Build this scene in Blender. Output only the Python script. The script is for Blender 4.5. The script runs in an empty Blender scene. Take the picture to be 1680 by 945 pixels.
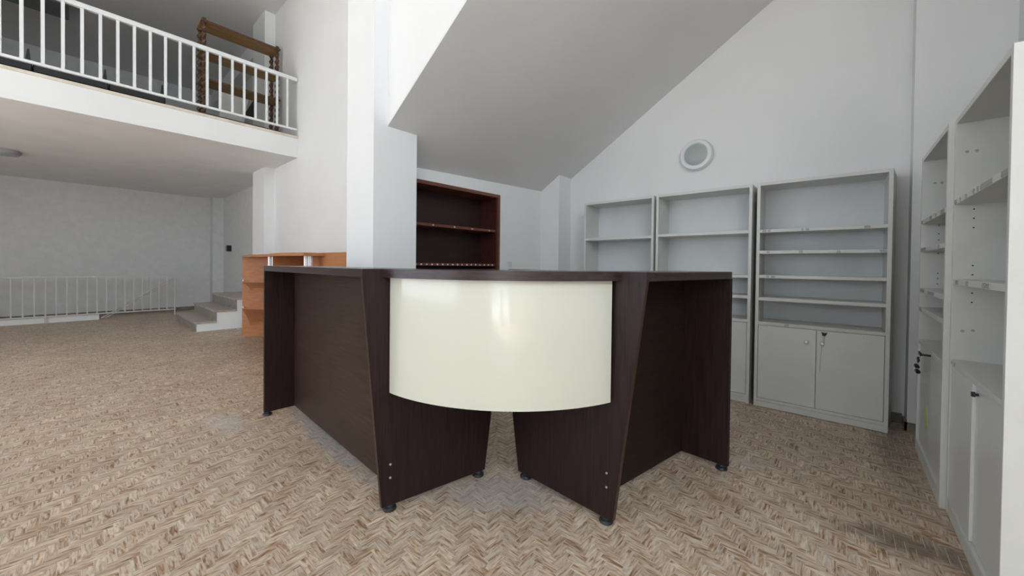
import bpy, bmesh, math, random
from mathutils import Vector, Matrix
random.seed(7)
S = bpy.context.scene
COL = S.collection

# ------------------------------------------------------------ camera
cam_data = bpy.data.cameras.new('camera')
cam = bpy.data.objects.new('camera', cam_data)
COL.objects.link(cam)
RT = (0.7521562, 0.6588897, 0.0111964)
UP = (-0.0163652, 0.0016912, 0.9998647)
FW = (-0.6587816, 0.7522376, -0.0120549)
cam.matrix_world = Matrix(((RT[0], UP[0], -FW[0], 0), (RT[1], UP[1], -FW[1], 0), (RT[2], UP[2], -FW[2], 1.22), (0, 0, 0, 1)))
cam_data.sensor_width = 36
cam_data.lens = 36 * 619.69 / 1680
cam_data.shift_y = -0.01753
cam_data.clip_start = 0.02
S.camera = cam

# ------------------------------------------------------------ daylight and exposure
S.view_settings.view_transform = 'Standard'
S.view_settings.look = 'None'
S.view_settings.gamma = 1
S.view_settings.exposure = -0.42
w = bpy.data.worlds.new('sky'); S.world = w; w.use_nodes = True
w.node_tree.nodes['Background'].inputs[0].default_value = (0.75, 0.87, 1.0, 1)
w.node_tree.nodes['Background'].inputs[1].default_value = 1.0

def area(name, loc, rot, sx, sy, power, col):
    l = bpy.data.lights.new(name, 'AREA'); l.shape = 'RECTANGLE'; l.size = sx; l.size_y = sy
    l.energy = power; l.color = col
    o = bpy.data.objects.new(name, l); COL.objects.link(o); o.location = loc; o.rotation_euler = rot
    return o
R90 = math.pi / 2
sun = bpy.data.lights.new('sun', 'SUN'); sun.energy = 44; sun.angle = 0.01; sun.color = (1.0, 0.98, 0.95)
sun_o = bpy.data.objects.new('sun', sun); COL.objects.link(sun_o); sun_o.rotation_euler = (math.radians(40), 0, 0)
SKYC = (0.83, 0.92, 1.0)
# daylight entering through the glass door, the high window beside it and the shop window behind the camera
area('daylight_door', (2.45, -4.35, 1.35), (R90, 0, 0), 1.9, 2.6, 55, SKYC)
area('daylight_high_window', (3.75, -1.3, 3.9), (0, R90, 0), 2.0, 5.0, 250, SKYC)
area('daylight_shop_window', (-4.3, -4.3, 1.8), (R90, 0, 0), 6.6, 2.6, 190, (0.87, 0.94, 1.0))

# ------------------------------------------------------------ materials
def mat(name, col, rough=0.6, spec=0.5, metal=0.0, coat=0.0):
    m = bpy.data.materials.new(name); m.use_nodes = True
    b = m.node_tree.nodes['Principled BSDF']
    b.inputs['Base Color'].default_value = (*col, 1); b.inputs['Roughness'].default_value = rough
    b.inputs['Specular IOR Level'].default_value = spec; b.inputs['Metallic'].default_value = metal
    b.inputs['Coat Weight'].default_value = coat
    return m
def nodes(m): return m.node_tree.nodes, m.node_tree.links, m.node_tree.nodes['Principled BSDF']
def ramp(nt, stops):
    r = nt.new('ShaderNodeValToRGB'); e = r.color_ramp.elements
    while len(e) < len(stops): e.new(0.5)
    for i, (p, c) in enumerate(stops): e[i].position = p; e[i].color = (*c, 1)
    return r
def noisy(name, c1, c2, scale=3, rough=0.6, stretch=(1, 1, 1), detail=4, bump=0.0, bscale=60, lo=0.35, hi=0.65, **k):
    m = mat(name, c1, rough, **k); nt, lk, b = nodes(m)
    tc = nt.new('ShaderNodeTexCoord'); mp = nt.new('ShaderNodeMapping'); mp.inputs['Scale'].default_value = stretch
    n = nt.new('ShaderNodeTexNoise'); n.inputs['Scale'].default_value = scale; n.inputs['Detail'].default_value = detail
    lk.new(tc.outputs['Object'], mp.inputs[0]); lk.new(mp.outputs[0], n.inputs[0])
    r = ramp(nt, [(lo, c1), (hi, c2)]); lk.new(n.outputs[0], r.inputs[0]); lk.new(r.outputs[0], b.inputs['Base Color'])
    if bump:
        n2 = nt.new('ShaderNodeTexNoise'); n2.inputs['Scale'].default_value = bscale
        lk.new(mp.outputs[0], n2.inputs[0])
        bp = nt.new('ShaderNodeBump'); bp.inputs['Strength'].default_value = bump; bp.inputs['Distance'].default_value = 0.003
        lk.new(n2.outputs[0], bp.inputs['Height']); lk.new(bp.outputs[0], b.inputs['Normal'])
    return m
WALL = noisy('white_wall_paint', (0.84, 0.84, 0.835), (0.87, 0.87, 0.865), 1.3, 0.85, bump=0.12, bscale=90, spec=0.2)
ROUGHW = noisy('textured_wall_paint', (0.69, 0.69, 0.685), (0.74, 0.74, 0.735), 9, 0.9, bump=0.6, bscale=40, spec=0.2)
CEIL = noisy('ceiling_paint', (0.79, 0.785, 0.78), (0.82, 0.815, 0.81), 1.5, 0.9, spec=0.2)
LAM = noisy('white_laminate', (0.70, 0.70, 0.665), (0.74, 0.74, 0.71), 6, 0.42, bump=0.04, bscale=150)
LAMD = noisy('white_door_laminate', (0.72, 0.735, 0.72), (0.75, 0.765, 0.75), 4, 0.28)
BACKP = noisy('white_back_board', (0.70, 0.72, 0.73), (0.74, 0.76, 0.77), 5, 0.6)
def wood(name, c1, c2, stretch, rough=0.35, scale=6, coat=0.0, lo=0.3, hi=0.7, spec=0.5):
    return noisy(name, c1, c2, scale, rough, stretch, 6, bump=0.15, bscale=40, lo=lo, hi=hi, coat=coat, spec=spec)
W1, W2 = (0.013, 0.006, 0.0065), (0.034, 0.0155, 0.016)
WENGE_V = wood('dark_wenge_upright_grain', W1, W2, (14, 14, 0.8), 0.38, spec=0.28)
WENGE_X_LIT = wood('dark_wenge_lit_lengthwise_grain', (0.028, 0.014, 0.0105), (0.060, 0.033, 0.025), (0.8, 3, 14), 0.42, spec=0.3)  # lighter copy of the desk wood: light on window-facing sides put into the colour
WENGE_Y_SHADED = wood('dark_wenge_shaded_crosswise_grain', (0.012, 0.0065, 0.005), (0.026, 0.014, 0.010), (3, 0.8, 14), 0.5, spec=0.2)  # darker copy: shade on the side facing the wall cabinets put into the colour
WENGE_T = wood('dark_wenge_counter_top', (0.024, 0.013, 0.014), (0.055, 0.031, 0.032), (2, 2, 16), 0.25)
CREAM = mat('glossy_cream_laminate', (0.70, 0.70, 0.60), 0.35, 0.5, coat=1.0)
CREAM.node_tree.nodes['Principled BSDF'].inputs['Coat Roughness'].default_value = 0.09
BEECH = wood('orange_beech_laminate', (0.44, 0.175, 0.065), (0.54, 0.235, 0.10), (0.8, 6, 12), 0.45, 2.5)
CHERRY = wood('dark_red_brown_veneer', (0.050, 0.012, 0.009), (0.085, 0.024, 0.016), (6, 1, 9), 0.4, 3)
CHERRYE = wood('red_brown_edging', (0.13, 0.040, 0.022), (0.19, 0.065, 0.038), (6, 1, 9), 0.35, 3)
CHERRYD = wood('deep_brown_back_board', (0.020, 0.006, 0.005), (0.033, 0.010, 0.008), (6, 1, 9), 0.5, 3)
TURN = wood('turned_brown_wood', (0.065, 0.028, 0.013), (0.13, 0.060, 0.028), (8, 8, 2), 0.35, 5)
PINE = wood('golden_brown_shelf_wood', (0.30, 0.165, 0.06), (0.42, 0.25, 0.10), (8, 1, 8), 0.45, 4)
STEELW = mat('white_painted_steel', (0.80, 0.82, 0.82), 0.38)
STEELG = mat('grey_white_painted_steel', (0.62, 0.60, 0.57), 0.5)
CHROME = mat('brushed_metal', (0.62, 0.62, 0.62), 0.3, metal=1.0)
CHROMEB = mat('ribbed_silver_metal', (0.70, 0.68, 0.68), 0.35, metal=0.6)
BLACK = mat('black_plastic', (0.008, 0.008, 0.009), 0.4)
FOOTM = mat('black_levelling_foot', (0.018, 0.022, 0.025), 0.35)
GLASSG = mat('frosted_lamp_glass', (0.40, 0.46, 0.44), 0.35)
MARBLE = noisy('cream_marble', (0.66, 0.58, 0.47), (0.78, 0.70, 0.60), 8, 0.4)
TREAD = noisy('beige_marble_tread', (0.40, 0.34, 0.275), (0.54, 0.475, 0.40), 12, 0.3)
RISER = noisy('grey_marble_riser', (0.22, 0.21, 0.20), (0.34, 0.32, 0.30), 12, 0.35)
SKIRT = noisy('brown_marble_skirting', (0.17, 0.14, 0.12), (0.28, 0.24, 0.21), 10, 0.35)
STICK = noisy('faded_paper_label', (0.28, 0.27, 0.26), (0.62, 0.61, 0.58), 160, 0.7, lo=0.42, hi=0.55)
STICKW = mat('pale_paper_label', (0.72, 0.66, 0.60), 0.7)
GLUE = mat('grey_glue_mark', (0.42, 0.42, 0.40), 0.7)
YELLOW = mat('yellow_highlighter_mark', (0.62, 0.66, 0.24), 0.5)
WIRE = mat('thin_grey_cord', (0.40, 0.39, 0.37), 0.6)
GREYM = mat('grey_lamp_housing', (0.16, 0.175, 0.17), 0.5)

# ------------------------------------------------------------ builders
BASE = {}
def bm_new(): return bmesh.new()
def box(bm, x0, x1, y0, y1, z0, z1, bev=0.0):
    vs = [bm.verts.new(p) for p in ((x0, y0, z0), (x1, y0, z0), (x1, y1, z0), (x0, y1, z0), (x0, y0, z1), (x1, y0, z1), (x1, y1, z1), (x0, y1, z1))]
    fs = [bm.faces.new([vs[i] for i in f]) for f in ((3, 2, 1, 0), (4, 5, 6, 7), (0, 1, 5, 4), (1, 2, 6, 5), (2, 3, 7, 6), (3, 0, 4, 7))]
    if bev:
        es = list({e for f in fs for e in f.edges})
        bmesh.ops.bevel(bm, geom=es, offset=bev, segments=1, affect='EDGES')
    return bm
def prism(bm, poly, z0, z1, bev=0.0):
    """poly: list of (x,y), counter-clockwise; extruded z0..z1"""
    a = [bm.verts.new((p[0], p[1], z0)) for p in poly]; b = [bm.verts.new((p[0], p[1], z1)) for p in poly]
    n = len(poly)
    fs = [bm.faces.new(a[::-1]), bm.faces.new(b)]
    for i in range(n): fs.append(bm.faces.new((a[i], a[(i + 1) % n], b[(i + 1) % n], b[i])))
    if bev:
        es = [e for e in fs[1].edges] + [e for e in fs[0].edges]
        bmesh.ops.bevel(bm, geom=es, offset=bev, segments=1, affect='EDGES')
    return bm
def slab3(bm, pts, off, bev=0.0):
    """closed solid from a planar polygon of 3D points pushed along off"""
    o = Vector(off)
    a = [bm.verts.new(p) for p in pts]; b = [bm.verts.new(Vector(p) + o) for p in pts]
    n = len(pts)
    fs = [bm.faces.new(a), bm.faces.new(b[::-1])]
    for i in range(n): fs.append(bm.faces.new((a[i], b[i], b[(i + 1) % n], a[(i + 1) % n])))
    if bev: bmesh.ops.bevel(bm, geom=list({e for f in fs for e in f.edges}), offset=bev, segments=1, affect='EDGES')
    bmesh.ops.recalc_face_normals(bm, faces=bm.faces[:])
    return bm
def tube(bm, a, b, r, seg=10, r2=None):
    a = Vector(a); b = Vector(b); d = (b - a).normalized()
    u = d.orthogonal().normalized(); v = d.cross(u); r2 = r if r2 is None else r2
    A = []; B = []
    for i in range(seg):
        t = 2 * math.pi * i / seg; q = u * math.cos(t) + v * math.sin(t)
        A.append(bm.verts.new(a + q * r)); B.append(bm.verts.new(b + q * r2))
    bm.faces.new(A[::-1]); bm.faces.new(B)
    for i in range(seg): bm.faces.new((A[i], A[(i + 1) % seg], B[(i + 1) % seg], B[i])).smooth = True
    return bm
def lathe(bm, prof, o, axis, seg=24):
    """prof: (radius, height along axis) pairs"""
    o = Vector(o); d = Vector(axis).normalized(); u = d.orthogonal().normalized(); v = d.cross(u)
    rings = []
    for r, h in prof:
        if r < 1e-6: rings.append([bm.verts.new(o + d * h)])
        else: rings.append([bm.verts.new(o + d * h + (u * math.cos(2 * math.pi * i / seg) + v * math.sin(2 * math.pi * i / seg)) * r) for i in range(seg)])
    for A, B in zip(rings, rings[1:]):
        for i in range(seg):
            j = (i + 1) % seg
            if len(A) == 1 and len(B) == 1: continue
            if len(A) == 1: f = bm.faces.new((A[0], B[j], B[i]))
            elif len(B) == 1: f = bm.faces.new((A[i], A[j], B[0]))
            else: f = bm.faces.new((A[i], A[j], B[j], B[i]))
            f.smooth = True
    bmesh.ops.recalc_face_normals(bm, faces=bm.faces[:])
    return bm
def finish(name, bm, m, off=(0, 0, 0)):
    bmesh.ops.translate(bm, verts=bm.verts[:], vec=-Vector(off))
    me = bpy.data.meshes.new(name); bm.to_mesh(me); bm.free()
    if any(p.use_smooth for p in me.polygons): me.set_sharp_from_angle(angle=math.radians(32))
    me.materials.append(m)
    o = bpy.data.objects.new(name, me); COL.objects.link(o)
    return o
def thing(name, label, cat, base=(0, 0, 0), rotz=0, group=None, local=False):
    o = bpy.data.objects.new(name, None); o.empty_display_size = 0.1
    COL.objects.link(o); o.location = base; o.rotation_euler = (0, 0, rotz)
    o['label'] = label; o['category'] = cat
    if group: o['group'] = group
    BASE[o.name] = (0, 0, 0) if local else tuple(base)
    return o
def part(name, bm, m, parent, label=None):
    off = BASE[parent.name]
    o = finish(name, bm, m, off); o.parent = parent
    BASE[o.name] = off
    if label: o['label'] = label
    return o
def solo(name, bm, m, label, cat, group=None):
    """a thing that is one mesh, origin at the middle of its base"""
    xs = [v.co.x for v in bm.verts]; ys = [v.co.y for v in bm.verts]; zs = [v.co.z for v in bm.verts]
    c = ((min(xs) + max(xs)) / 2, (min(ys) + max(ys)) / 2, min(zs))
    o = finish(name, bm, m, c); o.location = c; o['label'] = label; o['category'] = cat
    if group: o['group'] = group
    return o
def struct(name, bm, m, parent=None):
    o = finish(name, bm, m)
    if parent: o.parent = parent
    else: o['kind'] = 'structure'
    BASE[o.name] = (0, 0, 0)
    return o

# ============================================================ SETTING
ZC = 5.6
XB, YT, YL = -12.5, 2.27, 4.3        # back wall under the mezzanine, tall white wall, wall with the round lamp
# floor bed (grout) with herringbone pieces above it
fl = struct('floor', box(bm_new(), XB - 0.3, 3.9, -4.5, YL + 0.3, -0.12, -0.0016), noisy('pale_joint', (0.55, 0.50, 0.44), (0.68, 0.63, 0.57), 6, 0.8))
struct('ceiling', box(bm_new(), XB - 0.3, 3.9, -4.5, YL + 0.3, ZC, ZC + 0.2), CEIL)
# wall with the round lamp
struct('wall_back', box(bm_new(), -3.2, 1.1, YL, YL + 0.2, 0, ZC), WALL)
# wall holding the built-in bookcase (with its opening)
NA, NB = Vector((-3.1085, 1.93)), Vector((-3.008, 4.3))
def npt(y): return NA + (NB - NA) * ((y - NA.y) / (NB.y - NA.y))
bm = bm_new()
def nbox(bm, ya, yb, z0, z1, d0=0.0, d1=-0.2, bev=0.0):
    a = npt(ya); b = npt(yb); n = Vector((NB.y - NA.y, -(NB.x - NA.x))).normalized()
    p = [a + n * d1, b + n * d1, b + n * d0, a + n * d0][::-1]
    prism(bm, [tuple(q) for q in p], z0, z1, bev); bmesh.ops.recalc_face_normals(bm, faces=bm.faces[:])
YN0, YN1, ZN = 2.02, 3.253, 2.046
nbox(bm, 1.93, YN0, 0, 2.9); nbox(bm, YN1, 4.3, 0, 2.9); nbox(bm, YN0, YN1, ZN, 2.9)
struct('wall_niche', bm, WALL)
# column in the far corner of the niche wall
struct('trim_1', box(bm_new(), -3.03, -2.735, 4.02, YL, 0, 2.9), WALL)
# big pillar beside the reception desk
struct('wall_pillar', prism(bm_new(), [(-3.25, 1.524), (-2.8, 1.524), (-2.8, 1.925), (-3.25, 1.925)], 0, ZC), WALL)
# closing wall above the sloping soffit (its front face is the triangle over the slope edge)
SL = 0.60
def zs(x): return 2.34 + 0.62 * (x + 2.8)
bm = bm_new()
slab3(bm, [(-2.8, 1.645, zs(-2.8) + 0.02), (1.1, 1.645, zs(1.1) + 0.02), (1.1, 1.645, ZC), (-2.8, 1.645, ZC)], (0, 0.12, 0))
struct('wall_over_slope', bm, WALL)
# sloping soffit of the stair flight
A, B, C, D = (-3.16, 1.765), (2.0, 1.765), (2.0, YL), (-3.16, YL)
bm = bm_new()
slab3(bm, [(-3.25, 1.6445, zs(-3.25)), (1.1, 1.6445, zs(1.1)), (1.1, YL + .05, zs(1.1) - .0), (-3.25, YL + .05, zs(-3.25))], (0, 0, 0.019))
struct('ceiling_slope', bm, CEIL)
# right side: wall behind the cabinets, corner column, room widening towards the glass door
struct('wall_right', box(bm_new(), 0.86, 1.1, 1.7, YL, 0, ZC), WALL)
struct('trim_2', box(bm_new(), 0.385, 0.86, 4.142, YL, 0, ZC), WALL)
# tall wall next to the mezzanine, plus its pilasters
struct('wall_tall', box(bm_new(), -8.28, -3.50, YT, YT + 0.2, 0, ZC), WALL)
struct('wall_tall_return', box(box(bm_new(), -3.56, -3.46, 1.925, YL + 0.2, 0, ZC), -3.46, -3.112, 1.925, 2.0, 0, ZC), WALL)
struct('trim_3', box(bm_new(), -8.28, -7.61, 2.11, YT + 0.2, 0, ZC), WALL)
struct('wall_stair_end', box(bm_new(), XB - .2, -8.28, 2.46, 2.66, 0, ZC), ROUGHW)
struct('trim_4', box(bm_new(), XB - .02, -12.2, 2.24, 2.46, 0, 2.89), ROUGHW)
struct('wall_left', box(bm_new(), XB - 0.2, XB, -4.5, 2.66, 0, ZC), ROUGHW)
# walls behind the camera, with their openings
bm = bm_new()
WX0, WX1, WZ0, WZ1 = -7.6, -1.0, 0.5, 3.1
box(bm, XB, WX0, -4.2, -4.0, 0, ZC); box(bm, WX1, 1.5, -4.2, -4.0, 0, ZC); box(bm, 3.4, 3.7, -4.2, -4.0, 0, ZC); box(bm, 1.5, 3.4, -4.2, -4.0, 2.65, ZC)
box(bm, WX0, WX1, -4.2, -4.0, 0, WZ0); box(bm, WX0, WX1, -4.2, -4.0, WZ1, ZC)
struct('wall_front', bm, WALL)
bm = bm_new()
box(bm, 3.5, 3.7, -4.2, -3.8, 0, ZC); box(bm, 3.5, 3.7, -3.8, 1.2, 2.65, 2.9); box(bm, 3.5, 3.7, -3.8, 1.2, 4.9, ZC)
box(bm, 3.5, 3.7, -3.8, 1.2, 0, 2.65); box(bm, 3.5, 3.7, 1.2, 1.7, 0, ZC)
box(bm, 1.1, 3.7, 1.7, 1.9, 0, ZC)
struct('wall_side', bm, WALL)
# window and door frames behind the camera
bm = bm_new()
for x in (WX0, -5.75, -3.9, -2.05, WX1 - 0.06): box(bm, x, x + 0.06, -4.12, -4.06, WZ0, WZ1)
for z in (WZ0, 2.4, WZ1 - 0.06): box(bm, WX0, WX1, -4.13, -4.05, z, z + 0.06)
struct('window_1', bm, STEELW)
bm = bm_new()
for y in (-3.8, -2.15, -0.5, 1.14): box(bm, 3.56, 3.62, y, y + 0.06, 2.9, 4.9)
for z in (2.9, 4.84): box(bm, 3.55, 3.63, -3.8, 1.2, z, z + 0.06)
struct('window_2', bm, STEELW)
bm = bm_new()
for x in (1.5, 2.36, 2.46, 3.32): box(bm, x, x + 0.08, -4.13, -4.07, 0, 2.65)
for z in (0, 2.57): box(bm, 1.5, 3.4, -4.14, -4.06, z, z + 0.08)
struct('door_1', bm, STEELW)
struct('added_sun_blocker', box(bm_new(), -8.2, 0.4, -7.2, -4.2, 4.0, 4.08), WALL)  # added overhang out of view, keeps the sun out of the shop window
struct('floor_pavement', box(bm_new(), -9, 6, -9, -4.5, -0.15, -0.05), noisy('pale_pavement', (0.45, 0.43, 0.40), (0.55, 0.53, 0.50), 3, 0.9))
# mezzanine
struct('ceiling_mezzanine', box(box(bm_new(), XB, -6.53, -4.0, YT, 2.89, 3.185), XB, -8.28, YT, 2.46, 2.89, 3.185), noisy('mezzanine_plaster', (0.83, 0.82, 0.815), (0.87, 0.865, 0.86), 2, 0.9, spec=0.2))
struct('trim_5', box(bm_new(), -6.75, -6.51, -4.0, YT, 3.185, 3.222, 0.004), MARBLE)
struct('floor_mezzanine', box(bm_new(), XB, -6.75, -4.0, YT, 3.185, 3.2), TREAD)
struct('wall_mezzanine_fascia', box(bm_new(), -6.53, -6.52, -4.0, YT, 2.887, 3.185), WALL)
# sloping beam on the mezzanine's end wall
bm = bm_new()
box(bm, XB, -8.28, 2.25, 2.46, 5.28, ZC)
struct('trim_6', bm, WALL)
# skirtings
bm = bm_new(); box(bm, 0.372, 0.86, 4.13, 4.142, 0, 0.062); box(bm, 0.372, 0.385, 4.13, YL, 0, 0.062)
struct('baseboard_column', bm, SKIRT)
struct('baseboard_back', box(bm_new(), -2.735, 0.372, YL - 0.012, YL, 0, 0.078), SKIRT)
struct('baseboard_left', box(bm_new(), XB, XB + 0.015, -4.0, 2.24, 0, 0.09), SKIRT)
struct('baseboard_tall', box(bm_new(), -7.6, -3.56, YT - 0.012, YT, 0, 0.08), SKIRT)
struct('baseboard_niche', box(bm_new(), -2.735, -2.723, 4.02, YL - 0.012, 0, 0.08), SKIRT)

# ------------------------------------------------------------ herringbone floor pieces
def plank_material():
    m = mat('printed_wood_look_tile', (0.4, 0.3, 0.2), 0.42); nt, lk, b = nodes(m)
    uv = nt.new('ShaderNodeUVMap'); uv.uv_map = 'UVMap'
    oi = nt.new('ShaderNodeObjectInfo')
    mulr = nt.new('ShaderNodeMath'); mulr.operation = 'MULTIPLY'; mulr.inputs[1].default_value = 37.0
    lk.new(oi.outputs['Random'], mulr.inputs[0])
    cmb = nt.new('ShaderNodeCombineXYZ'); lk.new(mulr.outputs[0], cmb.inputs[0]); lk.new(mulr.outputs[0], cmb.inputs[2])
    add = nt.new('ShaderNodeVectorMath'); add.operation = 'ADD'
    lk.new(uv.outputs[0], add.inputs[0]); lk.new(cmb.outputs[0], add.inputs[1])
    def tex(sc, scale, detail=3, dist=0.0):
        mp = nt.new('ShaderNodeMapping'); mp.inputs['Scale'].default_value = sc
        n = nt.new('ShaderNodeTexNoise'); n.inputs['Scale'].default_value = scale
        n.inputs['Detail'].default_value = detail; n.inputs['Distortion'].default_value = dist
        lk.new(add.outputs[0], mp.inputs[0]); lk.new(mp.outputs[0], n.inputs[0]); return n
    grain = tex((9, 46, 1), 1.25, 2.5, 1.3)
    r = ramp(nt, [(0.30, (0.26, 0.135, 0.065)), (0.42, (0.52, 0.37, 0.25)), (0.50, (0.63, 0.52, 0.41)), (0.66, (0.82, 0.73, 0.60))])
    lk.new(grain.outputs[0], r.inputs[0])
    tint = tex((0.6, 0.6, 1), 3.0, 0)
    rt = ramp(nt, [(0.3, (0.80, 0.76, 0.73)), (0.7, (1.0, 0.965, 0.93))]); lk.new(tint.outputs[0], rt.inputs[0])
    mx = nt.new('ShaderNodeMix'); mx.data_type = 'RGBA'; mx.blend_type = 'MULTIPLY'; mx.inputs[0].default_value = 1
    lk.new(r.outputs[0], mx.inputs[6]); lk.new(rt.outputs[0], mx.inputs[7])
    # worn grey patches and pale scuffs across the room
    tc = nt.new('ShaderNodeNewGeometry')
    big = nt.new('ShaderNodeTexNoise'); big.inputs['Scale'].default_value = 1.6; big.inputs['Detail'].default_value = 5
    lk.new(tc.outputs['Position'], big.inputs[0])
    rb = ramp(nt, [(0.35, (0.86, 0.84, 0.83)), (0.62, (1.0, 1.0, 1.0))]); lk.new(big.outputs[0], rb.inputs[0])
    mx2 = nt.new('ShaderNodeMix'); mx2.data_type = 'RGBA'; mx2.blend_type = 'MULTIPLY'; mx2.inputs[0].default_value = 1
    lk.new(mx.outputs[2], mx2.inputs[6]); lk.new(rb.outputs[0], mx2.inputs[7])
    # brown stain by the wall cabinets, with its own ragged outline
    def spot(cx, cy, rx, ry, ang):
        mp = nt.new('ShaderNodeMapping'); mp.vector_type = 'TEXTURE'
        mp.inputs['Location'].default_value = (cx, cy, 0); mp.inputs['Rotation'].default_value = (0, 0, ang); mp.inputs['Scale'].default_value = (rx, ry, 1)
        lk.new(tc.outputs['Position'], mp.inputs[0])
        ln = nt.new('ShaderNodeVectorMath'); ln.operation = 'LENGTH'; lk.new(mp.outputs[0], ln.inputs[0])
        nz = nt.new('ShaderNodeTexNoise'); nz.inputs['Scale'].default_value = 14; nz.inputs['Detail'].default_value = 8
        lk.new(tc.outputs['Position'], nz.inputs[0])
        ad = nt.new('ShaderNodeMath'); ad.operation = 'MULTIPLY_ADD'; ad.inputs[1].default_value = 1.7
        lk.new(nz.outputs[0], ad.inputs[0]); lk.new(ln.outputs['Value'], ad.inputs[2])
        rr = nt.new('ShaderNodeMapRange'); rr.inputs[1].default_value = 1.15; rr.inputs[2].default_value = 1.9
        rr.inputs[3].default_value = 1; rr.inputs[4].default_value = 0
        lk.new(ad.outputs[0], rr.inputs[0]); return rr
    last = mx2
    for (cx, cy, rx, ry, ang, colr, k) in STAINS_AND_PATCHES:
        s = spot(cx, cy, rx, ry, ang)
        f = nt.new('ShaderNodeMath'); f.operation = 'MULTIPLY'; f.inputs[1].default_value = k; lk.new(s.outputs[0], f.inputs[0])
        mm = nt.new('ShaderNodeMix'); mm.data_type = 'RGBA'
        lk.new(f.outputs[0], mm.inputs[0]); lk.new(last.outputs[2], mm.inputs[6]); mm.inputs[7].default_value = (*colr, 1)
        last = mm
    lk.new(last.outputs[2], b.inputs['Base Color'])
    bp = nt.new('ShaderNodeBump'); bp.inputs['Strength'].default_value = 0.3; bp.inputs['Distance'].default_value = 0.0006
    lk.new(grain.outputs[0], bp.inputs['Height']); lk.new(bp.outputs[0], b.inputs['Normal'])
    return m
STAINS_AND_PATCHES = [(0.22, 2.42, 0.34, 0.12, 0.15, (0.13, 0.095, 0.07), 0.7),
          (0.28, 3.65, 0.16, 0.62, 0.0, (0.13, 0.105, 0.085), 0.6),  # long dark patch in the corner between the cabinets
          (-0.45, 2.23, 0.12, 0.08, 0.3, (0.36, 0.20, 0.12), 0.5),
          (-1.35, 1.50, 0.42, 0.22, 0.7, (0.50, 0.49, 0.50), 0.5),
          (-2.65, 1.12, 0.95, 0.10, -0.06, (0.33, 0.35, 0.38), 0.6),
          (-3.5, 0.72, 0.35, 0.14, 0.2, (0.66, 0.67, 0.68), 0.35),
          (-0.45, 2.75, 0.16, 0.12, 0.3, (0.62, 0.62, 0.61), 0.25)]
PLANK = plank_material()
WP = 0.0325; LP = 3 * WP; G = 0.0011
planks = []
X0, X1, Y0, Y1 = XB, 3.5, -4.0, YL
def inside(cx, cy):
    if not (X0 + .05 < cx < X1 - .05 and Y0 + .05 < cy < Y1 - .04): return False
    if cy > 1.75 and cx > 0.85: return False
    if cy > 2.40 and cx < -3.0: return False
    return True
n_i = int(18 / WP)
for j in range(-90, 170):
    # lattice vectors (-W,W) and (-L,-L): the chevrons point along the room's diagonal
    ox, oy = -j * LP, -j * LP
    i0 = int(max((ox - X1), (Y0 - oy)) / WP) - 3; i1 = int(min((ox - X0), (Y1 - oy)) / WP) + 3
    for i in range(i0, i1 + 1):
        x = ox - i * WP - LP; y = oy + i * WP
        if inside(x + LP / 2, y + WP / 2): planks.append((x, y, x + LP, y + WP, 0))
        xv = x - WP; yv = y - 2 * WP
        if inside(xv + WP / 2, yv + LP / 2): planks.append((xv, yv, xv + WP, yv + LP, 1))
def project(x, y):
    v = Vector((x, y, -1.22)); z = v.dot(Vector(FW))
    if z < 0.2: return None
    return 840 + 619.69 * v.dot(Vector(RT)) / z, 443.05 - 619.69 * v.dot(Vector(UP)) / z, z
near = []
for k, p in enumerate(planks):
    q = project((p[0] + p[2]) / 2, (p[1] + p[3]) / 2)
    if q and -5 < q[0] < 1600 and 300 < q[1] < 948: near.append((q[2], k))
near.sort(); near = {k for _, k in near[:300]}
def plank_geo(V, F, UV, p, r):
    x0, y0, x1, y1, o = p; x0 += G; y0 += G; x1 -= G; y1 -= G
    b = len(V); h = -0.0002 * r.random(); e = 0.0004
    V += [(x0, y0, -0.0018), (x1, y0, -0.0018), (x1, y1, -0.0018), (x0, y1, -0.0018), (x0 + e, y0 + e, h), (x1 - e, y0 + e, h), (x1 - e, y1 - e, h), (x0 + e, y1 - e, h)]
    F += [(b + 4, b + 5, b + 6, b + 7), (b, b + 1, b + 5, b + 4), (b + 1, b + 2, b + 6, b + 5), (b + 2, b + 3, b + 7, b + 6), (b + 3, b, b + 4, b + 7)]
    ru, rv = r.random() * 60, r.random() * 60
    c = [(0, 0), (LP, 0), (LP, WP), (0, WP)] if not o else [(0, WP), (0, 0), (LP, 0), (LP, WP)]
    c = [(a + ru, d + rv) for a, d in c]
    for f in ((0, 1, 2, 3), (0, 1, 1, 0), (1, 2, 2, 1), (2, 3, 3, 2), (3, 0, 0, 3)):
        for q in f: UV += c[q]
def plank_mesh(name, plist, r):
    V, F, UV = [], [], []
    for p in plist: plank_geo(V, F, UV, p, r)
    me = bpy.data.meshes.new(name); me.from_pydata(V, [], F)
    uvl = me.uv_layers.new(name='UVMap'); uvl.data.foreach_set('uv', UV)
    me.materials.append(PLANK); me.update()
    return me
rr = random.Random(3)
o = bpy.data.objects.new('herringbone_pieces', plank_mesh('herringbone_pieces', [p for k, p in enumerate(planks) if k not in near], rr))
COL.objects.link(o); o.parent = fl; o['kind'] = 'stuff'
variants = [[plank_mesh('floor_piece', [(0, 0, LP, WP, 0)], rr) for _ in range(8)], [plank_mesh('floor_piece', [(0, 0, WP, LP, 1)], rr) for _ in range(8)]]
for k in sorted(near):
    p = planks[k]; o = bpy.data.objects.new('floor_piece', variants[p[4]][rr.randrange(8)])
    COL.objects.link(o); o.location = (p[0], p[1], 0); o.parent = fl

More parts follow.
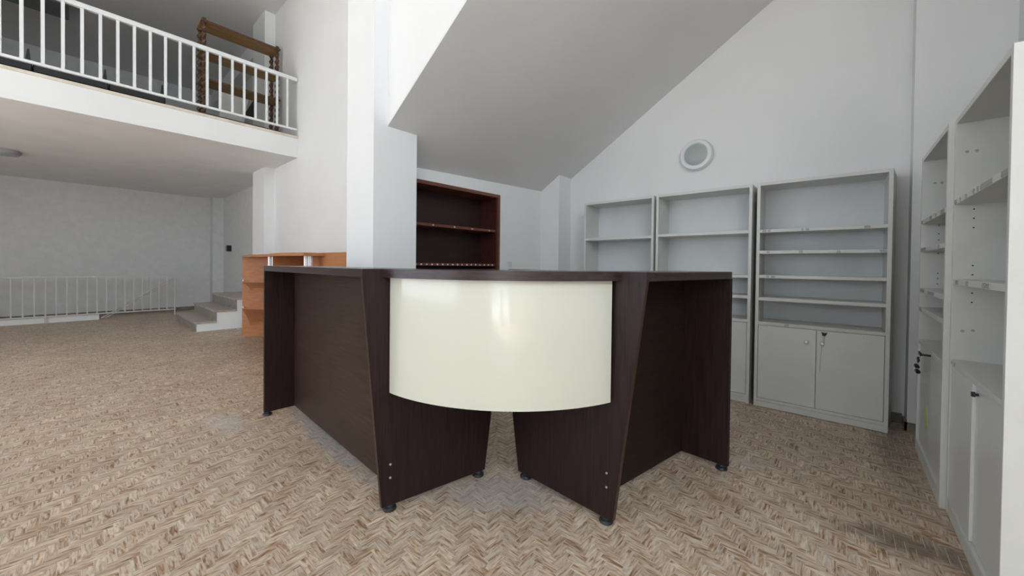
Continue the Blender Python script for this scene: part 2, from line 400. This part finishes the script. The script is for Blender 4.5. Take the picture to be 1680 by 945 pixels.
# ============================================================ RECEPTION DESK
desk = thing('reception_desk', 'large dark wenge L-shaped reception desk with curved cream front panel, on the open floor', 'desk', (-1.9, 1.3, 0))
ZT, ZU = 1.197, 1.155
def panel_between(name, a, b, prof, th, m, parent, bev=0.0015):
    """upright panel; prof = (distance along a->b, z) outline, thickness th to the left of a->b"""
    a = Vector(a); b = Vector(b); d = (b - a).normalized(); n = Vector((-d.y, d.x))
    pts = [(*(a + d * s), z) for s, z in prof]
    bm = slab3(bm_new(), pts, (n.x * th, n.y * th, 0), bev)
    return part(name, bm, m, parent)
# left wing: near end panel (slanting front edge), visible face on the +X side
La, Lb = (-1.688, 0.868), (-1.535, 1.62)
LL = (Vector(Lb) - Vector(La)).length
endL = panel_between('end_panel', La, Lb, [(0.098, 0.03), (0.695, 0.03), (0.735, 0.34), (LL, ZU), (LL, ZT), (0, ZT), (0, ZU)], 0.026, WENGE_V, desk)
# right wing: near end panel
Ra, Rb = (-0.643, 1.619), (-1.50, 1.676)
RL = (Vector(Rb) - Vector(Ra)).length
endR = panel_between('end_panel', Ra, Rb, [(0.147, 0.03), (0.756, 0.03), (0.806, 0.34), (RL, 0.9), (RL, ZT), (0, ZT), (0, ZU)], -0.026, WENGE_V, desk)
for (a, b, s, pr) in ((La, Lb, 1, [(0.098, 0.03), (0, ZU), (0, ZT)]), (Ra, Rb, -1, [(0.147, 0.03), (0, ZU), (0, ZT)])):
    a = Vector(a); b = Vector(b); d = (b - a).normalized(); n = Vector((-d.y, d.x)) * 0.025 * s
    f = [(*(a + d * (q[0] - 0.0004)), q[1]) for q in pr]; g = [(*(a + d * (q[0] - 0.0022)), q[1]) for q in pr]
    bm = slab3(bm_new(), f + g[::-1], (n.x, n.y, 0)); part('lit_edge_band', bm, WENGE_X_LIT, endL if s > 0 else endR)  # lighter wood strip paints daylight onto the window-facing front edge
# far end panels
bm = prism(bm_new(), [(-3.457, 0.957), (-3.432, 0.957), (-3.411, 1.50), (-3.436, 1.50)], 0.03, ZU, 0.0015); farL = part('end_panel', bm, WENGE_V, desk)
bm = prism(bm_new(), [(-0.500, 2.543), (-0.495, 2.568), (-1.165, 2.62), (-1.17, 2.595)], 0.03, ZU, 0.0015); farR = part('end_panel', bm, WENGE_V, desk)
# modesty panels
def lwd(s, t):   # point on left wing, s along (0 near end, 1 far), t metres behind its front line
    a = Vector((-1.70, 0.880)); b = Vector((-3.457, 0.957)); d = (b - a).normalized(); n = Vector((d.y, -d.x))
    return tuple(a + (b - a) * s + n * t)
bm = prism(bm_new(), [(-3.432, 1.172), (-1.672, 1.078), (-1.671, 1.098), (-3.432, 1.192)], 0.035, ZU); part('modesty_panel', bm, WENGE_X_LIT, desk)
bm = prism(bm_new(), [(-0.930, 1.667), (-0.765, 2.563), (-0.785, 2.567), (-0.952, 1.668)], 0.035, ZU); part('modesty_panel', bm, WENGE_Y_SHADED, desk)
# counter tops
bm = prism(bm_new(), [(-3.457, 0.957), (-1.715, 0.880), (-1.652, 1.235), (-3.445, 1.318)], ZU, ZT, 0.002); part('counter_top', bm, WENGE_T, desk)
bm = prism(bm_new(), [(-0.650, 1.648), (-0.495, 2.543), (-0.500, 2.585), (-0.835, 2.612), (-0.995, 1.672)], ZU, ZT, 0.002); part('counter_top', bm, WENGE_T, desk)
CC = Vector((-1.659, 1.90)); RC = 0.910
def arc(r, a0, a1, n): return [(CC.x + r * math.cos(math.radians(a0 + (a1 - a0) * i / n)), CC.y + r * math.sin(math.radians(a0 + (a1 - a0) * i / n))) for i in range(n + 1)]
outer = arc(RC + 0.03, -90.5, -16.9, 40)
inner = arc(0.56, -86, -23, 24)[::-1]
bm = prism(bm_new(), outer + inner, ZU, ZT, 0.002); part('curved_counter_top', bm, WENGE_T, desk)
# curved cream front
oc = arc(RC, -89.6, -18.6, 48); ic = arc(RC - 0.018, -89.6, -18.6, 48)[::-1]
bm = prism(bm_new(), oc + ic, 0.593, ZU - 0.001, 0.001)
bm.normal_update()
for f in bm.faces:
    if abs(f.normal.z) < .1: f.smooth = True
part('curved_front_panel', bm, CREAM, desk, 'glossy cream curved panel')
# work surfaces behind the counters
bm = prism(bm_new(), [(-3.43, 1.2), (-1.66, 1.1), (-1.56, 1.49), (-3.41, 1.495)], 0.70, 0.725); part('work_surface', bm, WENGE_T, desk)
bm = prism(bm_new(), [(-0.96, 1.70), (-0.80, 2.56), (-1.30, 2.60), (-1.46, 1.72)], 0.70, 0.725); part('work_surface', bm, WENGE_T, desk)
def foot(x, y, parent):
    part('foot', lathe(bm_new(), [(0, 0), (0.031, 0), (0.034, 0.006), (0.031, 0.016), (0.022, 0.022), (0.020, 0.031), (0, 0.031)], (x, y, 0), (0, 0, 1), 20), FOOTM, parent, 'black levelling foot')
foot(-1.680, 1.012, endL); foot(-1.575, 1.520, endL); foot(-3.455, 0.985, farL); foot(-3.42, 1.47, farL)
foot(-0.832, 1.655, endR); foot(-1.355, 1.690, endR); foot(-0.535, 2.562, farR); foot(-1.13, 2.60, farR)
for z in (0.234, 0.168):
    part('screw_cap', lathe(bm_new(), [(0.0058, -0.002), (0.0058, 0.0015), (0.004, 0.003), (0, 0.003)], (-1.6595, 1.003, z), (0.98, -0.2, 0), 12), CHROME, endL, 'bright round screw cap')
for z in (0.247, 0.180):
    part('screw_cap', lathe(bm_new(), [(0.0058, -0.002), (0.0058, 0.0015), (0.004, 0.003), (0, 0.003)], (-0.822, 1.631, z), (-0.066, -0.998, 0), 12), CHROME, endR, 'bright round screw cap')

# ============================================================ WHITE CABINETS
def cabinet(label, loc, rotz, W, D, shelf_z, lean=0.0, splay=0.0, door_in=0.003, stickers=(), knobs=((0.46, 0.617), (0.545, 0.616)), gap=0.003, proud=0.0, group='white book cabinets'):
    """local frame: x along the front, y to the back, z up; origin at the front left foot"""
    c = thing('book_cabinet', label, 'cabinet', loc, rotz, group, local=True)
    if lean: c.rotation_euler = (lean, 0, rotz)
    T = 0.024; H = 1.972
    part('side_panel', box(bm_new(), 0, T, 0, D, 0.002, H, 0.001), LAM, c)
    if splay:
        bm = slab3(bm_new(), [(W - T, 0, 0.002), (W, 0, 0.002), (W + splay, D, 0.002), (W - T, D, 0.002)], (0, 0, H - 0.002))
        part('side_panel', bm, LAM, c)
    else: part('side_panel', box(bm_new(), W - T, W, 0, D, 0.002, H, 0.001), LAM, c)
    part('top_panel', box(bm_new(), T, W - T, 0.001, D, H - 0.027, H, 0.001), LAM, c)
    part('back_panel', box(bm_new(), T, W - T, D - 0.012, D - 0.004, 0.06, H - 0.027), BACKP, c)
    part('plinth', box(bm_new(), T, W - T, 0.001, 0.018, 0.004, 0.053), LAM, c)
    part('bottom_panel', box(bm_new(), T, W - T, 0.001, D - 0.012, 0.055, 0.079, 0.001), LAM, c)
    shelves = []
    for z in shelf_z:
        shelves.append(part('shelf', box(bm_new(), T + .0005, W - T - .0005, 0.002, D - 0.012, z - 0.027, z, 0.001), LAM, c))
    mid = W / 2
    zt = shelf_z[-1] - 0.027 - gap
    for k, (a, b) in enumerate(((T + gap, mid - gap / 2), (mid + gap / 2, W - T - gap))):
        pr = proud if k == 0 else 0
        d = part('door', box(bm_new(), a, b, door_in - pr, door_in - pr + 0.018, 0.079 + gap, zt, 0.001), LAMD, c)
        if knobs:
            kx, kz = knobs[k][0] * W, knobs[k][1]
            part('knob', lathe(bm_new(), [(0.0065, 0), (0.0065, 0.008), (0.014, 0.011), (0.0145, 0.018), (0.010, 0.022), (0, 0.023)], (kx, door_in, kz), (0, -1, 0), 18), CHROME, d, 'round metal knob')
    for (si, u, wd, dark) in stickers:
        z = shelf_z[si]
        part('shelf_label', box(bm_new(), u * W, u * W + wd, 0.0003, 0.0022, z - 0.0235, z - 0.0035), STICK if dark else GLUE, shelves[si])
    return c
SZ = [1.559, 1.374, 1.161, 0.965, 0.751]
c1 = cabinet('white book cabinet nearest the corner column, left one of the three under the round lamp', (-2.333, 3.96, 0), 0, 0.832, 0.33, [1.551, 1.161, 0.973, 0.757])
c2 = cabinet('white book cabinet in the middle of three, half hidden by the desk', (-1.474, 3.955, 0), 0, 0.856, 0.33, [1.561, 1.159, 0.973, 0.757])
c3 = cabinet('white five-shelf book cabinet with round knobs and a hanging key, right one of the three', (-0.579, 3.94, 0), 0.012, 0.850, 0.335, SZ, splay=0.045,
             stickers=((0, .05, .03, 0), (0, .095, .022, 1), (0, .37, .012, 0), (0, .405, .02, 0), (0, .82, .035, 0), (1, .09, .022, 1), (1, .355, .024, 1), (1, .635, .024, 1), (1, .925, .04, 1), (2, .09, .022, 1), (2, .13, .03, 0), (4, .25, .03, 1)),
             knobs=((0.425, 0.617), (0.545, 0.616)))
# key hanging on the third cabinet
k = thing('door_key', 'black-headed key with a thin cord hanging on a white cabinet door', 'key', (-0.112, 3.92, 0.60))
part('key_head', slab3(bm_new(), [(-0.125, 3.926, 0.712), (-0.100, 3.926, 0.706), (-0.083, 3.926, 0.712), (-0.092, 3.926, 0.690), (-0.100, 3.926, 0.680), (-0.116, 3.926, 0.684), (-0.118, 3.926, 0.700)], (0, 0.006, 0)), BLACK, k)
part('cord', tube(bm_new(), (-0.100, 3.928, 0.684), (-0.112, 3.915, 0.625), 0.0012, 6), WIRE, k)
part('cord', tube(bm_new(), (-0.118, 3.915, 0.60), (-0.128, 3.932, 0.391), 0.0010, 6), WIRE, k)

# wall cabinets on the right: rotate so local x runs towards -Y (front faces -X)
RY = -R90
cab1 = cabinet('white book cabinet by the corner column with a bunch of keys on its door', (0.391, 3.755, 0), RY, 0.848, 0.44, [1.552, 1.37, 1.10, 0.975, 0.757], door_in=0.012, knobs=None,
               stickers=((0, .03, .05, 0), (0, .4, .08, 0), (0, .62, .03, 1), (0, .8, .10, 0), (1, .02, .20, 0), (1, .75, .04, 1), (2, .05, .15, 0), (2, .4, .2, 0), (3, .05, .06, 1)))
cab1.rotation_euler = (0.0, math.radians(0.45), RY)
cab2 = cabinet('white book cabinet closest to the viewer at the right edge of the photo', (0.412, 2.890, 0), RY, 0.862, 0.44, [1.572, 1.176, 0.778], door_in=0.014, knobs=None, proud=0.010,
               stickers=((0, .02, .05, 1), (0, .15, .022, 1), (0, .28, .022, 1), (0, .43, .025, 1), (0, .51, .022, 1), (0, .57, .16, 0), (0, .88, .08, 0),
                         (1, .10, .055, 0), (1, .33, .045, 1), (1, .64, .10, 1), (2, .04, .012, 1), (2, .12, .02, 0)))
def dots(c, pts, name, m, r, side_x):
    for (y, z) in pts:
        part(name, lathe(bm_new(), [(r, -0.0005), (r, 0.0008), (0, 0.0008)], (side_x, y, z), (1, 0, 0), 10), m, c)
dots(cab2, [(0.064, z) for z in (1.52, 1.475, 1.43, 1.245, 1.20, 1.11, 1.065)], 'pin_hole', BLACK, 0.0034, 0.024)
dots(cab1, [(0.08, z) for z in (1.515, 1.46, 1.42, 1.33, 1.20, 1.165, 1.13, 1.055)], 'pin_hole', BLACK, 0.0034, 0.024)
dots(cab2, [(0.037, 1.803), (0.068, 1.803), (0.037, 0.922), (0.070, 0.928)], 'glue_mark', GLUE, 0.007, 0.024)
dots(cab1, [(0.057, 1.795), (0.088, 1.794)], 'glue_mark', GLUE, 0.008, 0.024)
for cab in (cab1, cab2):
    pass
# round black pull on the nearest cabinet, yellow marker streak on the other
part('knob', lathe(bm_new(), [(0.005, 0), (0.005, 0.008), (0.011, 0.010), (0.010, 0.020), (0, 0.022)], (0.475, 0.014, 0.712), (0, -1, 0), 16), BLACK, cab2, 'small black knob')
bm = slab3(bm_new(), [(0.25 + 0.042 * a, 0.0105, b) for a, b in ((0, .36), (1.5, .385), (2.4, .33), (2.8, .27), (2.0, .215), (1.0, .26), (-.3, .30))], (0, 0.0012, 0))
part('marker_streak', bm, YELLOW, cab1, 'yellow highlighter streak')
# bunch of keys
k = thing('key_bunch', 'bunch of black and white headed keys hanging on the far right cabinet door', 'keys', (0.37, 3.35, 0.60))
part('key_head', box(bm_new(), 0.358, 0.366, 3.335, 3.405, 0.700, 0.722, 0.003), BLACK, k)
part('key_stem', tube(bm_new(), (0.362, 3.335, 0.711), (0.400, 3.320, 0.711), 0.006, 10), BLACK, k)
part('key_head', slab3(bm_new(), [(0.355, 3.44, 0.668), (0.355, 3.405, 0.685), (0.355, 3.372, 0.670), (0.355, 3.40, 0.648)], (0.008, 0, 0)), BLACK, k)
part('key_ring', tube(bm_new(), (0.364, 3.38, 0.70), (0.360, 3.395, 0.64), 0.0018, 8), CHROME, k)
for y, z in ((3.43, 0.636), (3.395, 0.612)):
    part('key_head', tube(bm_new(), (0.352, y, z), (0.350, y - 0.03, z - 0.004), 0.0125, 12), STEELW, k, 'white key head')
    part('key_stem', tube(bm_new(), (0.350, y - 0.03, z - 0.004), (0.352, y - 0.065, z - 0.008), 0.011, 12), BLACK, k)

# ============================================================ BUILT-IN BOOKCASE
bc = thing('built_in_bookcase', 'dark red-brown bookcase set into the wall beside the white pillar', 'bookcase', (-3.25, 2.6, 0))
def npart(name, ya, yb, z0, z1, d0, d1, m, parent, label=None, bev=0.0):
    bm = bm_new(); nbox(bm, ya, yb, z0, z1, d0, d1, bev); return part(name, bm, m, parent, label)
FT = 0.035
npart('frame_side', YN1 - FT - 0.002, YN1 - 0.002, 0, ZN - 0.002, 0.012, -0.30, CHERRYE, bc, None)
npart('frame_side', YN0 + 0.002, YN0 + FT, 0, ZN - 0.002, 0.012, -0.30, CHERRYE, bc)
npart('frame_top', YN0 + FT, YN1 - FT - 0.002, ZN - FT - 0.002, ZN - 0.002, 0.012, -0.30, CHERRYE, bc)
npart('back_panel', YN0 + FT, YN1 - FT - .002, 0.05, ZN - FT - .002, -0.285, -0.30, CHERRYD, bc)
npart('inner_side', YN1 - FT - 0.012, YN1 - FT - 0.002, 0.05, ZN - FT - 0.002, -0.01, -0.285, CHERRY, bc)
npart('plinth', YN0 + FT, YN1 - FT - .002, 0, 0.05, -0.01, -0.03, CHERRY, bc)
labs = {0: (2.33, 2.6, 2.84, 3.10), 1: tuple(2.13 + 0.064 * i for i in range(17))}
for si, z in enumerate((1.633, 1.236, 0.82, 0.42)):
    s = npart('shelf', YN0 + FT, YN1 - FT - 0.012, z - 0.026, z, -0.02, -0.285, CHERRYE, bc)
    for y in labs.get(si, ()):
        wd = rr.uniform(0.012, 0.022)
        npart('shelf_label', y, y + wd, z - 0.021, z - rr.uniform(0.003, 0.008), -0.0185, -0.020, STICKW, s)
# wall socket right of it
n = Vector((NB.y - NA.y, -(NB.x - NA.x))).normalized()
ob = thing('wall_socket', 'small white blank wall plate right of the built-in bookcase', 'socket', tuple([*npt(3.43), 1.19]))
bm = bm_new(); nbox(bm, 3.39, 3.47, 1.19, 1.272, 0.008, 0.0, 0.002); part('plate', bm, WALL, ob)
bm = bm_new(); nbox(bm, 3.398, 3.462, 1.198, 1.264, 0.010, 0.0085); part('cover', bm, LAM, ob)

# ============================================================ LAMPS
lp = thing('round_wall_lamp', 'round white bulkhead lamp with frosted glass, on the wall over the white cabinets', 'lamp', (-1.180, YL, 2.245))
o3 = (-1.180, YL, 2.402)
part('ring', lathe(bm_new(), [(0.150, 0), (0.162, 0.012), (0.162, 0.045), (0.150, 0.066), (0.122, 0.070), (0.112, 0.060), (0.112, 0.05)], o3, (0, -1, 0), 48), STEELW, lp)
part('diffuser', lathe(bm_new(), [(0.114, 0.052), (0.112, 0.060), (0.08, 0.074), (0.04, 0.081), (0, 0.083)], o3, (0, -1, 0), 40), GLASSG, lp, 'unlit frosted glass')
lc = thing('round_ceiling_lamp', 'round white unlit lamp under the mezzanine at the left edge', 'lamp', (-9.63, -0.80, 2.81))
o3 = (-9.63, -0.80, 2.89)
RINGM = mat('grey_metal_ring', (0.42, 0.40, 0.43), 0.4)
part('ring', lathe(bm_new(), [(0.19, 0), (0.20, 0.02), (0.20, 0.045), (0.185, 0.062), (0.15, 0.064), (0.145, 0.05)], o3, (0, 0, -1), 40), RINGM, lc)
part('diffuser', lathe(bm_new(), [(0.147, 0.05), (0.14, 0.065), (0.08, 0.078), (0, 0.082)], o3, (0, 0, -1), 36), GLASSG, lc)
lf = thing('fluorescent_lamp', 'grey box-shaped lamp hanging from the mezzanine ceiling, behind the railing', 'lamp', (-9.9, -0.45, 5.40))
part('housing', box(bm_new(), -10.35, -9.75, -1.2, -0.13, 5.45, 5.59, 0.01), GREYM, lf)
part('diffuser', box(bm_new(), -9.80, -9.70, -1.2, -0.15, 5.50, 5.58, 0.008), STEELG, lf)

# ============================================================ MEZZANINE RAILING
rl = thing('mezzanine_railing', 'white steel railing along the edge of the mezzanine', 'railing', (-6.55, 0.2, 3.222))
part('top_rail', box(bm_new(), -6.575, -6.525, -3.9, YT - 0.01, 4.085, 4.140, 0.003), STEELW, rl)
part('bottom_rail', box(bm_new(), -6.568, -6.532, -3.9, YT - 0.01, 3.315, 3.345, 0.003), STEELW, rl)
y = 2.122
while y > -3.9:
    part('baluster', box(bm_new(), -6.562, -6.538, y - 0.014, y + 0.014, 3.345, 4.085), STEELW, rl); y -= 0.1405
for y in (-0.9, -3.3): part('post', box(bm_new(), -6.565, -6.535, y - 0.015, y + 0.015, 3.222, 3.315), STEELW, rl)

# ------------------------------------------------------------ étagère with twisted posts
et = thing('open_shelf_rack', 'brown open shelf rack with twisted wooden posts, standing on the mezzanine behind the railing', 'shelf', (-7.36, 1.70, 3.2))
def twist(bm, x, y, z0, z1, r=0.025):
    n = int((z1 - z0) / 0.012); seg = 12; prev = None
    for i in range(n + 1):
        z = z0 + (z1 - z0) * i / n; ring = []
        for s in range(seg):
            t = 2 * math.pi * s / seg
            rad = r * (1 + 0.30 * math.sin(2 * t + (z - z0) * 62)) if 0.03 < z - z0 < z1 - z0 - 0.03 else r
            cx = 0.006 * math.cos((z - z0) * 62); cy = 0.006 * math.sin((z - z0) * 62)
            ring.append(bm.verts.new((x + cx + rad * math.cos(t), y + cy + rad * math.sin(t), z)))
        if prev:
            for s in range(seg): bm.faces.new((prev[s], prev[(s + 1) % seg], ring[(s + 1) % seg], ring[s])).smooth = True
        else: bm.faces.new(ring[::-1])
        prev = ring
    bm.faces.new(prev)
    return bm
for x in (-7.225, -7.515):
    for y in (1.215, 2.185):
        part('post', twist(bm_new(), x, y, 3.2, 4.86), TURN, et)
for z, zn in ((4.80, 0), (4.37, 0), (3.95, 0), (3.42, 1)):
    s = part('shelf', box(bm_new(), -7.54, -7.20, 1.175, 2.225, z, z + 0.022, 0.002), PINE if not zn else TURN, et)
    part('shelf_edge', box(bm_new(), -7.199, -7.190, 1.175, 2.225, z - 0.004, z + 0.026), TURN, s)

part('base_board', box(bm_new(), -7.52, -7.24, 1.19, 2.21, 3.235, 3.419, 0.002), TURN, et)
# board and dark boxes behind the rack
wb = thing('white_board', 'pale board leaning on a black prop behind the twisted shelf rack', 'board', (-8.2, 1.85, 3.2))
part('panel', slab3(bm_new(), [(-8.25, 1.60, 3.60), (-8.25, 1.94, 3.62), (-8.28, 2.03, 4.20), (-8.28, 1.60, 4.22)], (0.02, 0, 0)), LAM, wb)
part('prop', slab3(bm_new(), [(-8.14, 1.93, 3.86), (-8.14, 2.08, 3.86), (-8.16, 2.085, 4.19)], (0.03, 0, 0)), BLACK, wb)
part('stand', box(bm_new(), -8.25, -8.10, 1.62, 2.08, 3.2, 3.62), BLACK, wb)
GR = 'black benches on the mezzanine'
ys = [-2.6, -1.55, -0.42, 0.19, 0.735]
for i in range(3):
    y0, y1 = ((-1.50, -0.370), (-0.365, 0.240), (0.245, 0.785))[i]
    lab = ('black low bench at the left end of the row behind the mezzanine railing', 'black low bench in the middle of the row behind the mezzanine railing', 'black low bench at the right end of the row behind the mezzanine railing')[i]
    b = thing('low_bench', lab, 'bench', (-7.4, (y0 + y1) / 2, 3.2), group=GR)
    part('seat', box(bm_new(), -7.75, -7.15, y0, y1, 3.42, 3.515, 0.01), BLACK, b)
    part('leg', box(bm_new(), -7.70, -7.65, y0 + 0.05, y1 - 0.05, 3.2, 3.42), BLACK, b)
    part('leg', box(bm_new(), -7.22, -7.17, y0 + 0.05, y1 - 0.05, 3.2, 3.42), BLACK, b)
    part('armrest', slab3(bm_new(), [(-7.17, y1 - .004, 3.45), (-7.17, y1 - .022, 3.68), (-7.17, y1 - 0.036, 3.68), (-7.17, y1 - 0.062, 3.45)], (-0.05, 0, 0)), BLACK, b)

# ============================================================ AREA UNDER THE MEZZANINE
XR = -11.6
gr = thing('stairwell_railing', 'pale steel railing with a slanting handrail, standing before the far wall under the mezzanine', 'railing', (XR, 0.2, 0))
ZA = 0.878
part('top_rail', box(bm_new(), XR - 0.02, XR + 0.02, -3.9, 1.445, ZA, ZA + 0.03), STEELG, gr)
part('bottom_rail', box(bm_new(), XR - 0.015, XR + 0.015, -3.9, 1.445, 0.115, 0.14), STEELG, gr)
ylist = [1.43]; px_list = (1090, 1040, 988, 938, 885, 832, 779, 724, 667, 609, 550, 488, 428, 365, 299, 232, 163, 92, 18)
yy = 1.43
while yy > -3.9:
    part('baluster', box(bm_new(), XR - 0.01, XR + 0.01, yy - 0.01, yy + 0.01, 0.14 if yy < 1.42 else 0.0, ZA), STEELG, gr); yy -= 0.1345
for yy in (-0.453, -1.8, -3.1): part('post', box(bm_new(), XR - 0.012, XR + 0.012, yy - 0.012, yy + 0.012, 0.0, 0.115), STEELG, gr)
for dz in (0, 0.045):
    part('slanting_handrail', tube(bm_new(), (XR - 0.08, 1.42, 0.84 - dz), (XR - 0.08, 0.28 + dz * 1.4, 0.02), 0.012, 8), STEELG, gr)
struct('trim_7', box(bm_new(), XR - 0.12, XR - 0.03, -4.0, 0.25, 0, 0.11), WALL)

# entrance steps
XS = -8.45
st = thing('marble_steps', 'three white-sided steps with beige marble treads, beside the wooden shelf counter', 'steps', (-9.1, 1.8, 0))
hs = (0.165, 0.350, 0.552); yb = (1.315, 1.60, 1.90)
bm = bm_new()
for i in range(3):
    y1 = yb[i + 1] if i < 2 else 2.46
    if i == 2:
        box(bm, -10.4, XS - 0.01, yb[i] + 0.01, 2.455, 0, hs[i] - 0.03)
    else: box(bm, -10.4, XS - 0.01, yb[i] + 0.01, y1 + 0.01, 0, hs[i] - 0.03)
part('step_body', bm, WALL, st)
for i in range(3):
    y1 = (yb[i + 1] + 0.01) if i < 2 else 2.455
    part('tread', box(bm_new(), -10.4, XS + 0.01, yb[i] - 0.02, y1, hs[i] - 0.03, hs[i], 0.003), TREAD, st)
    z0 = hs[i - 1] if i else 0
    part('riser', box(bm_new(), -10.4, XS - 0.005, yb[i] - 0.002, yb[i] + 0.01, z0, hs[i] - 0.03), RISER, st)
# small black box on the end wall
cb = thing('wall_control_box', 'small black box mounted on the wall above the steps', 'box', (-11.45, 2.46, 1.50))
part('case', box(bm_new(), -11.51, -11.39, 2.37, 2.46, 1.49, 1.64, 0.006), BLACK, cb)
part('cover', box(bm_new(), -11.50, -11.40, 2.363, 2.37, 1.50, 1.63, 0.002), GREYM, cb)
# small white switch on pilaster wall
# ------------------------------------------------------------ wooden shelf counter
wc = thing('shelf_counter', 'orange beech counter with a wavy top and rounded end shelves, against the tall white wall', 'counter', (-5.6, 1.8, 0))
part('back_panel', prism(bm_new(), [(-7.50, 1.765), (-6.93, 2.20), (-6.945, 2.215), (-7.515, 1.78)], 0.0, 1.30), BEECH, wc)
part('back_panel', box(bm_new(), -6.93, -3.72, 2.20, 2.215, 0.0, 1.30, 0.001), BEECH, wc)
part('front_panel', box(bm_new(), -4.66, -3.70, 1.78, 1.80, 0.0, 1.338, 0.001), BEECH, wc)
# wavy top
pts = []
N = 60
for i in range(N + 1):
    t = i / N; x = -7.50 + (3.2) * t
    d = 0.02 + 0.20 * min(1, t * 2.6) + 0.07 * math.sin(2 * math.pi * t * 1.5)
    d = min(d, 0.01 + 0.15 * (x + 7.5))
    pts.append((x, 1.77 - d))
bm = prism(bm_new(), pts + [(-4.30, 1.777), (-4.66, 1.777), (-4.66, 2.215), (-6.93, 2.215), (-7.51, 1.78)], 1.300, 1.333, 0.001); part('wavy_top', bm, BEECH, wc)
for z in (0.890, 0.446):
    q = [(-7.50, 1.765)]
    for i in range(13):
        t = i / 12; q.append((-7.50 + 1.80 * t, 1.765 - 0.34 * t ** 1.05))
    q += [(-5.70, 2.195), (-6.90, 2.195)]
    q = q[1:]
    bm = prism(bm_new(), q, z - 0.03, z, 0.0); s = part('shelf', bm, BEECH, wc)
    part('shelf_pin', tube(bm_new(), (-7.46, 1.785, z + 0.035), (-7.445, 1.765, z + 0.035), 0.014, 8), STEELW, wc)
part('upright_panel', box(bm_new(), -5.30, -5.28, 1.56, 2.195, 0, 1.30), BEECH, wc)
for x in (-5.48, -4.46):
    pass
def ribbed(bm, x, y, z0, z1, r=0.045):
    n = 32; a = []; b = []
    for i in range(n):
        t = 2 * math.pi * i / n; q = r * (1.0 if i % 2 else 0.86)
        a.append(bm.verts.new((x + q * math.cos(t), y + q * math.sin(t), z0))); b.append(bm.verts.new((x + q * math.cos(t), y + q * math.sin(t), z1)))
    bm.faces.new(a[::-1]); bm.faces.new(b)
    for i in range(n): bm.faces.new((a[i], a[(i + 1) % n], b[(i + 1) % n], b[i]))
    return bm
part('support_tube', ribbed(bm_new(), -5.62, 1.65, 0.892, 1.30), CHROMEB, wc, 'ribbed silver tube')
part('support_tube', ribbed(bm_new(), -4.42, 1.65, 1.02, 1.30), CHROMEB, wc, 'ribbed silver tube')
part('lower_counter', box(bm_new(), -5.26, -3.9, 1.52, 1.77, 0.99, 1.02, 0.001), BEECH, wc)
part('lower_front', box(bm_new(), -5.26, -3.9, 1.72, 1.74, 0.0, 0.99, 0.001), BEECH, wc)
part('end_panel', box(bm_new(), -3.72, -3.70, 1.797, 2.2, 0.0, 1.338, 0.001), BEECH, wc)
